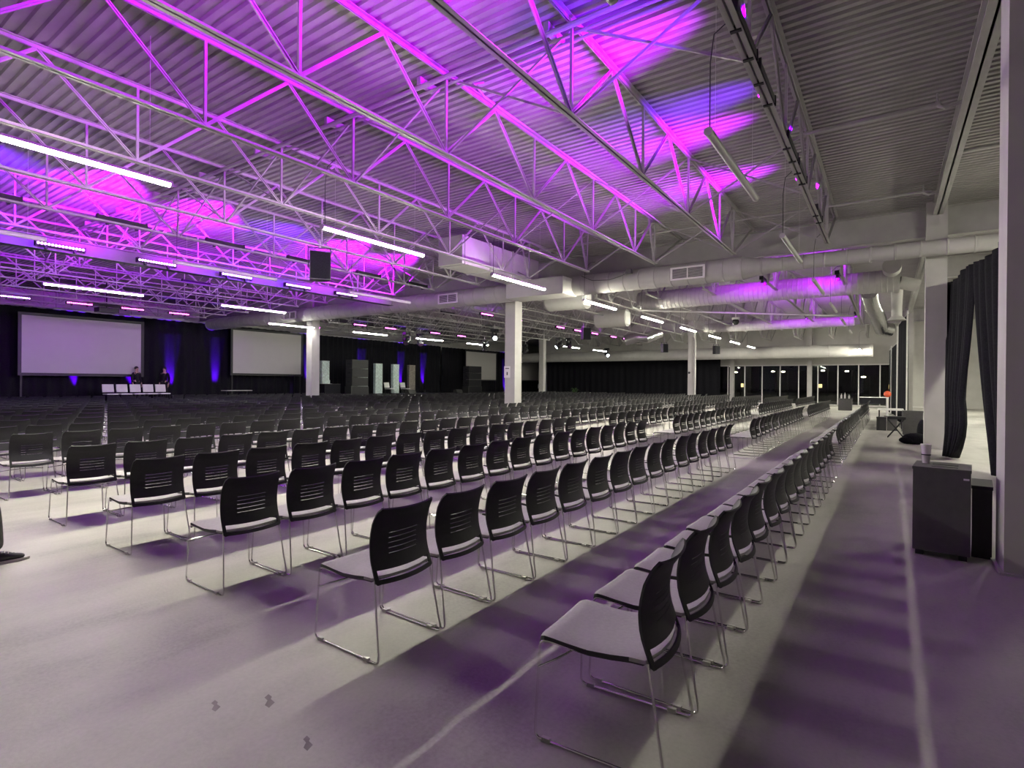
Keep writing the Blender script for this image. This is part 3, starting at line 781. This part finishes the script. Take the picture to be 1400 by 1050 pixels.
MB().box(-.4, .4, -.6, .6, .0, .72).build('skirted_desk', M['drape'], le, smooth=False); MB().box(-.42, .42, -.62, .62, .72, .75).build('desktop', M['black'], le, smooth=False)
lp = thing('laptop', 'pale laptop lying open on the black desk', 'laptop', (-29.4, 21.9, 1.37))
MB().box(-.12, .12, -.18, .18, 0, .015).build('keyboard', M['lampbody'], lp, smooth=False); MB().box(-.13, -.12, -.18, .18, .015, .24).build('display', M['pale'], lp, smooth=False)
for i, (yy, xx) in enumerate(((28.2, -28.4), (33.0, -28.0))):
    r = thing('stage_monitor', ('wedge floor monitor on stage before the white armchairs', 'wedge floor monitor at the right of the stage')[i], 'speaker', (xx, yy, .62))
    mb = MB(); mb.add([(-.25, -.35, 0), (.25, -.35, 0), (.05, -.35, .34), (-.25, -.35, .3), (-.25, .35, 0), (.25, .35, 0), (.05, .35, .34), (-.25, .35, .3)],
                     [(0, 1, 2, 3), (7, 6, 5, 4), (0, 4, 5, 1), (1, 5, 6, 2), (2, 6, 7, 3), (3, 7, 4, 0)]); mb.build('cabinet', M['dgrey'], r, smooth=False)
    MB().box(-.21, -.0, -.3, .3, .34, .345, at=(0, 0, 0)).build('grille', M['black'], r, smooth=False)
tb = thing('low_table', 'thin pale tabletop on stand at a blue uplight, left of the second screen', 'table', (-30.6, 16.6, .45))
MB().box(-.3, .3, -.75, .75, .5, .53).build('tabletop', M['lampbody'], tb, smooth=False)
for s_ in (-1, 1): MB().tube([(0, s_ * .6, 0), (0, s_ * .6, .5)], .02, 6).build('leg', M['black'], tb)
# blue uplights at the foot of the drape
for i, (yy, z0) in enumerate(((5.7, .45), (9.75, .45), (12.15, .45), (14.15, .45), (16.6, .45), (22.9, .62), (27.5, .62), (31.6, .62), (34.2, .62), (46.4, 0))):
    r = thing('uplight', 'small black uplight throwing a blue beam up the drape, %s from the left' % ORD[i + 1], 'stage light', (LW + .2, yy, z0), 0, 'blue uplights')
    MB().tube([(0, 0, .06), (-.04, 0, .24)], .07, 10).build('can', M['black'], r); MB().box(-.1, .1, -.1, .1, 0, .03).build('base', M['black'], r, smooth=False)
    spot(r, (-.05, 0, .27), (-.17, 0, 1), 11000, BLU, 25, 1.0)

# ------------------------------------------------------------------ hanging gear
def pa(label, x, y, z, rz, s=1.0):
    r = thing('hanging_speaker', label, 'speaker', (x, y, z), rz, 'hanging loudspeakers')
    b = MB(); tw = [(-.18, -.22), (.2, -.26), (.2, .26), (-.18, .22)]
    vs = [(p[0] * s, p[1] * s, zz) for zz in (-.72 * s, 0) for p in tw]
    b.add(vs, [(3, 2, 1, 0), (4, 5, 6, 7), (0, 1, 5, 4), (1, 2, 6, 5), (2, 3, 7, 6), (3, 0, 4, 7)]); b.build('cabinet', M['black'], r, smooth=False)
    MB().box(.2 * s, .21 * s, -.24 * s, .24 * s, -.7 * s, -.02 * s).build('grille', M['drape'], r, smooth=False)
    mb = MB().box(-.02, .02, -.28 * s, -.265 * s, -.4 * s, .12).box(-.02, .02, .265 * s, .28 * s, -.4 * s, .12).box(-.02, .02, -.28 * s, .28 * s, .11, .13); mb.build('yoke', M['black'], r, smooth=False)
    MB().tube([(0, 0, .12), (0, 0, .3 + max(0, 4.75 - z))], .03, 8).build('clamp', M['lampbody'], r)
pa('black loudspeaker hung from the sixth truss above the left seating', JX[5], 8.35, 4.72, -.5, .95)
pa('black loudspeaker hanging right of the near centre pillar', -14.5, 28.4, 4.75, -.6, .95)
pa('black loudspeaker hanging left of the far centre pillar', -14.2, 41.0, 4.6, -.6, .9)
pa('small black loudspeaker hanging right of the far centre pillar', -10.6, 42.0, 4.4, -.6, .85)
def moving_head(label, x, y, z, lit=False, aim=(0.6, -.6, -.6)):
    r = thing('moving_head_light', label, 'stage light', (x, y, z), random.uniform(-.4, .4), 'moving head lights')
    MB().box(-.2, .2, -.16, .16, .0, .16).build('base', M['black'], r, smooth=False)
    y_ = MB().box(-.05, .05, -.26, -.2, -.42, .0).box(-.05, .05, .2, .26, -.42, .0).box(-.05, .05, -.26, .26, -.05, 0).build('yoke', M['black'], r, smooth=False)
    d = Vector(aim).normalized(); c = Vector((0, 0, -.38))
    MB().tube([c - d * .26, c - d * .16, c + d * .18, c + d * .24], [.10, .18, .18, .15], 14).build('head', M['black'], r)
    MB().tube([c + d * .235, c + d * .25], .13, 14).build('lens', M['spot_white'] if lit else M['led_dark'], r)
    MB().tube([(0, 0, .16), (0, 0, .45)], .03, 8).build('clamp', M['lampbody'], r)
moving_head('black moving head light over the stage, left one of a pair', -24.6, 24.0, 4.45, False, (.5, -.5, -.7))
moving_head('black moving head light over the stage, right one of a pair', -24.6, 25.2, 4.45, False, (.5, -.5, -.7))
moving_head('moving head light with a white lens just left of the centre pillar', -19.6, 26.4, 4.6, True, (.6, -.75, -.1))
moving_head('black moving head light pointing down before the third screen', -23.6, 30.6, 4.4, False, (.1, -.1, -1))
moving_head('black moving head light right of the centre pillar, left of a pair', -18.9, 33.0, 4.55, True, (-.3, -.6, -.5))
moving_head('black moving head light right of the centre pillar, right of a pair', -18.5, 33.7, 4.55, False, (.6, -.6, -.3))
moving_head('moving head light with a lit lens over the far seating', -19.9, 43.0, 4.4, True, (.5, -.7, -.4))
moving_head('black moving head light over the far left seating by the white pillar', -24.0, 36.5, 4.45, False, (-.5, -.4, -.6))
pj = thing('projector', 'black projector hanging above the far left screen', 'projector', (-29.0, 9.75, 4.55))
MB().box(-.3, .3, -.38, .38, 0, .2).build('body', M['black'], pj, smooth=False); MB().tube([(-.3, 0, .1), (-.42, 0, .1)], .07, 12).build('lens', M['led_dark'], pj); MB().tube([(0, 0, .2), (0, 0, 1.4)], .03, 8).build('mount_pole', M['black'], pj)
MB().box(-.5, .5, -.75, .75, .3, .34).build('mount_tray', M['black'], pj, smooth=False)
dm = thing('dome_camera', 'black dome camera hung under the middle bay trusses', 'camera', (-6.49, 29.5, 4.82))
MB().ball((0, 0, -.06), .17, 14, 8).build('dome', M['black'], dm); MB().tube([(0, 0, .05), (0, 0, .16)], .19, 14).build('collar', M['white'], dm); MB().tube([(0, 0, .16), (0, 0, .6)], .02, 6).build('stem', M['white'], dm)
# sign on the centre pillar
sg = thing('paper_sign', 'white paper notice taped on the near centre pillar', 'sign', (-11.97, 16.955, 1.95))
MB().box(-.14, .14, 0, .004, -.22, .22).build('paper', M['white'], sg, smooth=False); MB().box(-.09, .09, -.002, 0, .12, .15).box(-.025, .025, -.002, 0, -.12, .0).build('print', M['print'], sg, smooth=False)
pp = tag(MB().tube([(-11.28, 39.0, 0), (-11.28, 39.0, 4.6), (-11.4, 39.0, 4.9)], .07, 10).build('downpipe', M['column']), 'white round downpipe on the far centre pillar', 'pipe')
tag(MB().ball((-11.7, 39.05, 2.35), .08, 10, 6, (1, .5, 1)).build('speaker_dot', M['black']), 'small round black device on the far centre pillar', 'device')

# ------------------------------------------------------------------ right-hand side objects
bn = thing('waste_bin', 'tall grey recycling bin with slotted top beside the near right pillar', 'bin', (.19, 6.24, 0), -.10)
MB().box(0, .41, 0, .5, .05, .785).build('body', M['grey'], bn, smooth=False)
tp = MB().box(-.005, .415, -.005, .505, .785, .81).build('lid', M['grey'], bn, smooth=False)
MB().box(.13, .32, .09, .17, .808, .813).build('slot', M['black'], tp, smooth=False); MB().box(.13, .32, .26, .34, .808, .813).build('slot', M['black'], tp, smooth=False)
MB().box(.36, .40, -.008, 0, .72, .735).build('label', M['white'], bn, smooth=False)
for sx in (.05, .36):
    for s_ in (.06, .44): MB().box(sx - .03, sx + .03, s_ - .03, s_ + .03, 0, .05).build('foot', M['black'], bn, smooth=False)
b3 = thing('waste_bin', 'second dark bin half hidden behind the slotted recycling bin', 'bin', (.63, 6.45, 0), -.10)
MB().box(0, .14, 0, .5, .0, .62).build('body', M['dgrey'], b3, smooth=False); MB().box(-.005, .145, -.005, .505, .62, .65).build('lid', M['black'], b3, smooth=False)
cu = thing('drinking_cup', 'clear plastic cup standing on the slotted recycling bin', 'cup', (.30, 6.56, .811))
MB().tube([(0, 0, .0), (0, 0, .17)], [.030, .042], 14, True).build('cup_wall', M['cup'], cu); MB().tube([(0, 0, .075), (0, 0, .085)], .0395, 14).build('band', M['black'], cu); MB().tube([(0, 0, .17), (0, 0, .18)], .046, 14).build('lid', M['white'], cu)
b2 = thing('waste_bin', 'grey bin with rounded shell left of the middle right pillar', 'bin', (.36, 20.6, 0))
MB().box(0, .5, 0, .5, .04, .74).build('body', M['grey'], b2, smooth=False); MB().box(-.01, .51, -.01, .51, .74, .78).build('lid', M['grey'], b2, smooth=False); MB().box(.05, .45, .05, .45, 0, .04).build('base', M['black'], b2, smooth=False)
hp = tag(MB().ball((.60, 18.0, .14), .26, 14, 8, (1.2, .8, .6)).ball((.42, 17.9, .1), .16, 12, 7, (1.2, .8, .6)).ball((.74, 18.1, .3), .15, 12, 7, (.8, .8, 2.4)).build('cloth_heap', M['drape']), 'crumpled black cloth heap on the floor against the middle right pillar', 'cloth')
st = thing('folding_stool', 'black folding stool with crossed legs near the grey bin', 'stool', (.18, 19.9, 0))
MB().box(-.2, .24, -.2, .2, .55, .63).build('seat', M['black'], st, smooth=False)
for s_ in (-1, 1):
    MB().tube([(-.2, s_ * .17, 0), (.2, s_ * .17, .55)], .014, 6).build('leg', M['black'], st); MB().tube([(.2, s_ * .17, 0), (-.2, s_ * .17, .55)], .014, 6).build('leg', M['black'], st)
ta = thing('folding_table', 'folding table with pale top at the side beyond the stool', 'table', (-.02, 23.3, 0))
MB().box(-.3, .45, -.7, .7, .7, .73).build('tabletop', M['white'], ta, smooth=False)
for sx in (-.25, .4):
    for s_ in (-.6, .6): MB().tube([(sx, s_, 0), (sx, s_, .7)], .016, 6).build('leg', M['black'], ta)
for i, (bx, by, bz, bm_) in enumerate(((-.2, 22.9, .0, 'dgrey'), (.1, 22.95, .0, 'grey'))):
    r = thing('equipment_case', ('dark equipment case on the floor under the folding table', 'grey equipment case beside the dark one under the folding table')[i], 'case', (bx, by, bz))
    MB().box(-.14, .14, -.2, .2, 0, .42).build('body', M[bm_], r, smooth=False); MB().box(-.145, .145, -.205, .205, .42, .46).build('lid', M['black'], r, smooth=False)
ta2 = thing('folding_table', 'table with pale top at the far right by the windows', 'table', (-.75, 44.5, 0))
MB().box(-.9, .9, -.4, .4, .72, .76).build('tabletop', M['white'], ta2, smooth=False); MB().box(-.85, .85, -.37, .37, .3, .72).build('skirt', M['drape'], ta2, smooth=False)
for sx in (-.8, .8): MB().tube([(sx, 0, 0), (sx, 0, .72)], .02, 6).build('leg', M['black'], ta2)
bb = tag(MB().ball((-.05, 33.0, 1.12), .16, 14, 9).build('ball', M['orange']), 'round orange stand-in for a head in an orange cap by the right drapes', 'ball')  # sphere and post below stand in for a figure in an orange cap
po = thing('post', 'pale stand-in post for the figure under the orange cap by the right drapes', 'post', (-.05, 33.0, 0)); MB().tube([(0, 0, .01), (0, 0, .97)], .05, 8).build('shaft', M['white'], po); MB().tube([(0, 0, 0), (0, 0, .04)], .14, 12).build('base', M['grey'], po)
gt = thing('covered_table', 'small grey covered table standing alone before the windows', 'table', (-2.2, 39.4, 0))
MB().box(-.36, .36, -.3, .3, .0, .70).build('cover', M['grey'], gt, smooth=False); MB().box(-.38, .38, -.32, .32, .70, .73).build('tabletop', M['dgrey'], gt, smooth=False)
for i, (bx, bh) in enumerate(((-.2, .3), (-.02, .36), (.2, .24))):
    tag(MB().tube([(-2.2 + bx, 39.35, .73), (-2.2 + bx, 39.35, .73 + bh * .65), (-2.2 + bx, 39.35, .73 + bh * .75), (-2.2 + bx, 39.35, .73 + bh)], [.05, .05, .02, .02], 10).build('bottle', M['white']), 'pale bottle on the grey covered table, %s from the left' % ORD[i + 1], 'bottle', 'bottles on the covered table')
pl = thing('potted_plant', 'small green plant before the far black drape', 'plant', (-24.2, 45.3, 0))
MB().tube([(0, 0, 0), (0, 0, .35)], [.16, .2], 12).build('pot', M['dgrey'], pl)
lf = MB()
for i in range(16):
    a = i * 2.4; ln = .5 + .3 * random.random(); c, s_ = math.cos(a), math.sin(a)
    p0 = Vector((0, 0, .35)); p1 = Vector((c * ln * .45, s_ * ln * .45, .75 + .35 * random.random())); p2 = Vector((c * ln * .8, s_ * ln * .8, .75 + .2 * random.random())); n_ = Vector((-s_, c, 0)) * .05
    lf.add([p0 - n_ * .3, p0 + n_ * .3, p1 + n_, p1 - n_, p2], [(0, 1, 2, 3), (3, 2, 4)])
lf.build('leaves', M['leaf'], pl)

# ------------------------------------------------------------------ people
def skin_obj(name, pts, edges, m, parent, sub=2, root=0):
    me = bpy.data.meshes.new(name); me.from_pydata([p[:3] for p in pts], edges, []); me.materials.append(m)
    o = link(name, me, parent)
    sk = o.modifiers.new('skin', 'SKIN'); sk.use_smooth_shade = True
    for i, p in enumerate(pts):
        rr = p[3] if isinstance(p[3], tuple) else (p[3], p[3])
        me.skin_vertices[0].data[i].radius = rr
    me.skin_vertices[0].data[root].use_root = True
    sb = o.modifiers.new('smooth', 'SUBSURF'); sb.levels = sub; sb.render_levels = sub
    return o
def person(label, loc, rz, top, bottom, stride=0.0, group=None):
    """figure facing local +X; stride: half step length, left leg forward"""
    r = thing('person', label, 'person', loc, rz, group)
    st_ = stride
    L = {}
    hipz = .92 - .25 * st_
    fx, bx = st_, -st_
    legs = []
    for s_, fxx in ((1, fx), (-1, bx)):
        kx = (fxx * .8 + .03) if fxx > 0 else fxx * .4 + .03
        legs.append([(0, s_ * .09, hipz - .02), (kx, s_ * .095, .50), (fxx, s_ * .10, .10)])
    # body: one continuous skin surface, pelvis root, torso, neck, head, arms and hands
    P_ = [(0, 0, hipz, (.13, .10)), (0, 0, hipz + .2, (.135, .095)), (.01, 0, hipz + .42, (.15, .10)), (0, 0, hipz + .53, (.08, .07)), (.015, 0, hipz + .60, .052), (.02, 0, hipz + .68, (.075, .085)), (.025, 0, hipz + .77, (.078, .092)), (.02, 0, hipz + .83, (.055, .065))]
    E_ = [(0, 1), (1, 2), (2, 3), (3, 4), (4, 5), (5, 6), (6, 7)]
    for s_, sw in ((1, -st_ * .5), (-1, st_ * .5)):
        b_ = len(P_)
        P_ += [(0, s_ * .17, hipz + .49, .058), (sw * .4 - .02, s_ * .225, hipz + .22, .042), (sw + .06, s_ * .235, hipz - .02, .030), (sw + .08, s_ * .235, hipz - .07, (.024, .034)), (sw + .09, s_ * .23, hipz - .12, (.016, .034))]
        E_ += [(3, b_), (b_, b_ + 1), (b_ + 1, b_ + 2), (b_ + 2, b_ + 3), (b_ + 3, b_ + 4)]
        for q in range(4):
            c_ = len(P_); yy = s_ * .23 + (q - 1.5) * .0
            xx = sw + .09 + (q - 1.5) * .019
            ln = (.07, .08, .075, .06)[q]
            P_ += [(xx, s_ * .232, hipz - .155, .0085), (xx + .006, s_ * .222, hipz - .155 - ln * .6, .008), (xx + .004, s_ * .208, hipz - .155 - ln, .007)]
            E_ += [(b_ + 4, c_), (c_, c_ + 1), (c_ + 1, c_ + 2)]
        c_ = len(P_); P_ += [(sw + .125, s_ * .215, hipz - .10, .010), (sw + .14, s_ * .20, hipz - .145, .008)]; E_ += [(b_ + 3, c_), (c_, c_ + 1)]
    for l in legs:
        b_ = len(P_); P_ += [(*l[0], .075), (*l[1], .052), (*l[2], .036)]; E_ += [(0, b_), (b_, b_ + 1), (b_ + 1, b_ + 2)]
    body = skin_obj('body', P_, E_, M['skin'], r)
    nose = MB().ball((.10, 0, hipz + .715), .018, 8, 6, (1.2, .8, 1.3)); nose.build('nose', M['skin'], r)
    ey = MB()
    for s_ in (-1, 1): ey.ball((.088, s_ * .03, hipz + .745), .010, 8, 6)
    ey.build('eyes', M['hair'], r); MB().ball((.092, 0, hipz + .672), .02, 8, 6, (.5, 1.1, .3)).build('mouth', M['orange'], r)
    MB().ball((.0, 0, hipz + .775), .105, 14, 9, (.98, .86, .92)).build('hair', M['hair'], r)
    # clothes
    T_ = [(0, 0, hipz + .0, (.155, .125)), (0, 0, hipz + .2, (.155, .118)), (.01, 0, hipz + .42, (.168, .12)), (0, 0, hipz + .53, (.095, .085))]
    TE = [(0, 1), (1, 2), (2, 3)]
    for s_, sw in ((1, -st_ * .5), (-1, st_ * .5)):
        b_ = len(T_); T_ += [(0, s_ * .17, hipz + .49, .072), (sw * .4 - .02, s_ * .225, hipz + .22, .056), (sw + .05, s_ * .235, hipz + .01, .044)]
        TE += [(3, b_), (b_, b_ + 1), (b_ + 1, b_ + 2)]
    skin_obj('shirt', T_, TE, top, r)
    J = [(0, 0, hipz + .02, (.155, .125))]; JE = []
    for l in legs:
        b_ = len(J); J += [(*l[0], .098), (l[1][0] * .6, l[1][1], .66, .088), (*l[1], .076), ((l[1][0] + l[2][0]) / 2, l[1][1], .30, .070), (l[2][0] - .01, l[2][1], .10, .066)]
        JE += [(0, b_), (b_, b_ + 1), (b_ + 1, b_ + 2), (b_ + 2, b_ + 3), (b_ + 3, b_ + 4)]
    skin_obj('trousers', J, JE, bottom, r)
    for l in legs:
        fx_, fy_ = l[2][0], l[2][1]
        sh = skin_obj('shoe', [(fx_ - .06, fy_, .055, (.042, .045)), (fx_ + .04, fy_, .055, (.043, .05)), (fx_ + .13, fy_, .038, (.045, .028)), (fx_ + .19, fy_, .032, (.034, .020)), (fx_ - .02, fy_, .10, .045)], [(0, 1), (1, 2), (2, 3), (1, 4)], M['black'], r)
        mb = MB()
        prof_ = [(-.105, .030), (-.06, .042), (.04, .043), (.13, .047), (.19, .036), (.215, .015)]
        vs = [(fx_ + a, fy_ + s2 * b, z) for z in (0, .022) for s2 in (1, -1) for a, b in prof_]
        n6 = len(prof_); fs = []
        for i in range(n6 - 1):
            fs += [(i, i + 1, n6 + i + 1, n6 + i), (2 * n6 + i, 3 * n6 + i, 3 * n6 + i + 1, 2 * n6 + i + 1), (i, 2 * n6 + i, 2 * n6 + i + 1, i + 1), (n6 + i, n6 + i + 1, 3 * n6 + i + 1, 3 * n6 + i)]
        fs += [(0, n6, 3 * n6, 2 * n6), (n6 - 1, 2 * n6 - 1 + 2 * n6 - n6 + 0, 0 + 4 * n6 - 1, 2 * n6 - 1)] if False else [(0, n6, 3 * n6, 2 * n6), (n6 - 1, 3 * n6 - 1, 4 * n6 - 1, 2 * n6 - 1)]
        mb.add(vs, fs); mb.build('sole', M['sole'], sh, smooth=False)
        lc = MB()
        for q in range(4): lc.tube([(fx_ + .05 + q * .022, fy_ - .028, .088 - q * .011), (fx_ + .06 + q * .022, fy_, .102 - q * .012), (fx_ + .05 + q * .022, fy_ + .028, .088 - q * .011)], .004, 5)
        lc.build('laces', M['sole'], sh)
    return r
person('person walking in at the left edge, dark jeans and black sneakers', (-6.03, .915, 0), PI / 2 - .06, M['hoodie'], M['jeans'], .36)
person('person in black standing beside the five white riser chairs', (-32.2, 12.15, .45), .3, M['blackcloth'], M['blackcloth'])
person('person in black standing right of the blue beam by the riser', (-32.2, 13.5, .45), -.9, M['blackcloth'], M['blackcloth'])
person('person in a pale shirt standing under the far right screen', (-27.5, 44.4, 0), 1.2, M['paleshirt'], M['blackcloth'])

# ------------------------------------------------------------------ night outside the windows
for i, (lx, ly, lz) in enumerate(((-19, 90, 6.2), (-14.5, 95, 6.4), (-12.6, 92, 6.3), (-8, 100, 6.6), (-4.5, 96, 6.4), (-24, 110, 7.2), (-2, 84, 5.4))):
    lz -= 2.45
    r = thing('street_lamp', 'glowing street lamp outside the windows, %s' % ('first from the left', 'second from the left', 'third from the left', 'fourth from the left', 'fifth from the left', 'dimmest and most distant', 'beside the white pillar')[i], 'street lamp', (lx, ly, -.25))
    MB().tube([(0, 0, 0), (0, 0, lz)], .07, 6).build('pole', M['facade'], r); MB().box(-.9, .1, -.12, .12, lz, lz + .12).build('arm', M['facade'], r, smooth=False); MB().ball((-.7, 0, lz - .05), .2, 8, 6, (1.3, 1, .5)).build('lamp', M['street_lamp'], r)
for i, (lx, ly, w_, h_) in enumerate(((-32, 130, 14, 7), (-14, 140, 16, 5), (2, 125, 12, 6))):
    r = thing('distant_building', 'dark building far outside the windows, %s from the left' % ORD[i + 1], 'building', (lx, ly, -.25))
    MB().box(-w_ / 2, w_ / 2, 0, 8, 0, h_).build('wall', M['facade'], r, smooth=False)
    for q in range(4): MB().box(-w_ / 2 + 1 + q * w_ / 4, -w_ / 2 + 1.7 + q * w_ / 4, -.03, 0, 1.2, 2.0).build('window', M['window_glow'] if (q + i) % 3 == 0 else M['asphalt'], r, smooth=False)
# side annex luminaires (beyond the right-hand drapes)
luminaire('glowing tube light in the side annex beyond the right drapes', 4.2, 12.4, True, 4.4)
for nm, yy in (('third', 30.0), ('fourth', 38.0)): luminaire('%s tube light added to brighten the end wall beyond the right drapes' % nm, 3.6, yy, True, 4.4)  # two tubes added only to brighten the north wall behind the drape gap
luminaire('second glowing tube light in the side annex beyond the right drapes', 4.2, 20.0, True, 4.4)

# ------------------------------------------------------------------ world and view
wd = bpy.data.worlds.new('night'); SC.world = wd; wd.use_nodes = True
wd.node_tree.nodes['Background'].inputs['Color'].default_value = (.004, .004, .006, 1); wd.node_tree.nodes['Background'].inputs['Strength'].default_value = 1
SC.view_settings.view_transform = 'Standard'; SC.view_settings.look = 'None'; SC.view_settings.gamma = 1; SC.view_settings.use_curve_mapping = False
SC.view_settings.exposure = -0.12
SC.cycles.use_denoising = True
SC.cycles.max_bounces = 6; SC.cycles.diffuse_bounces = 4
SC.cycles.sample_clamp_indirect = 6
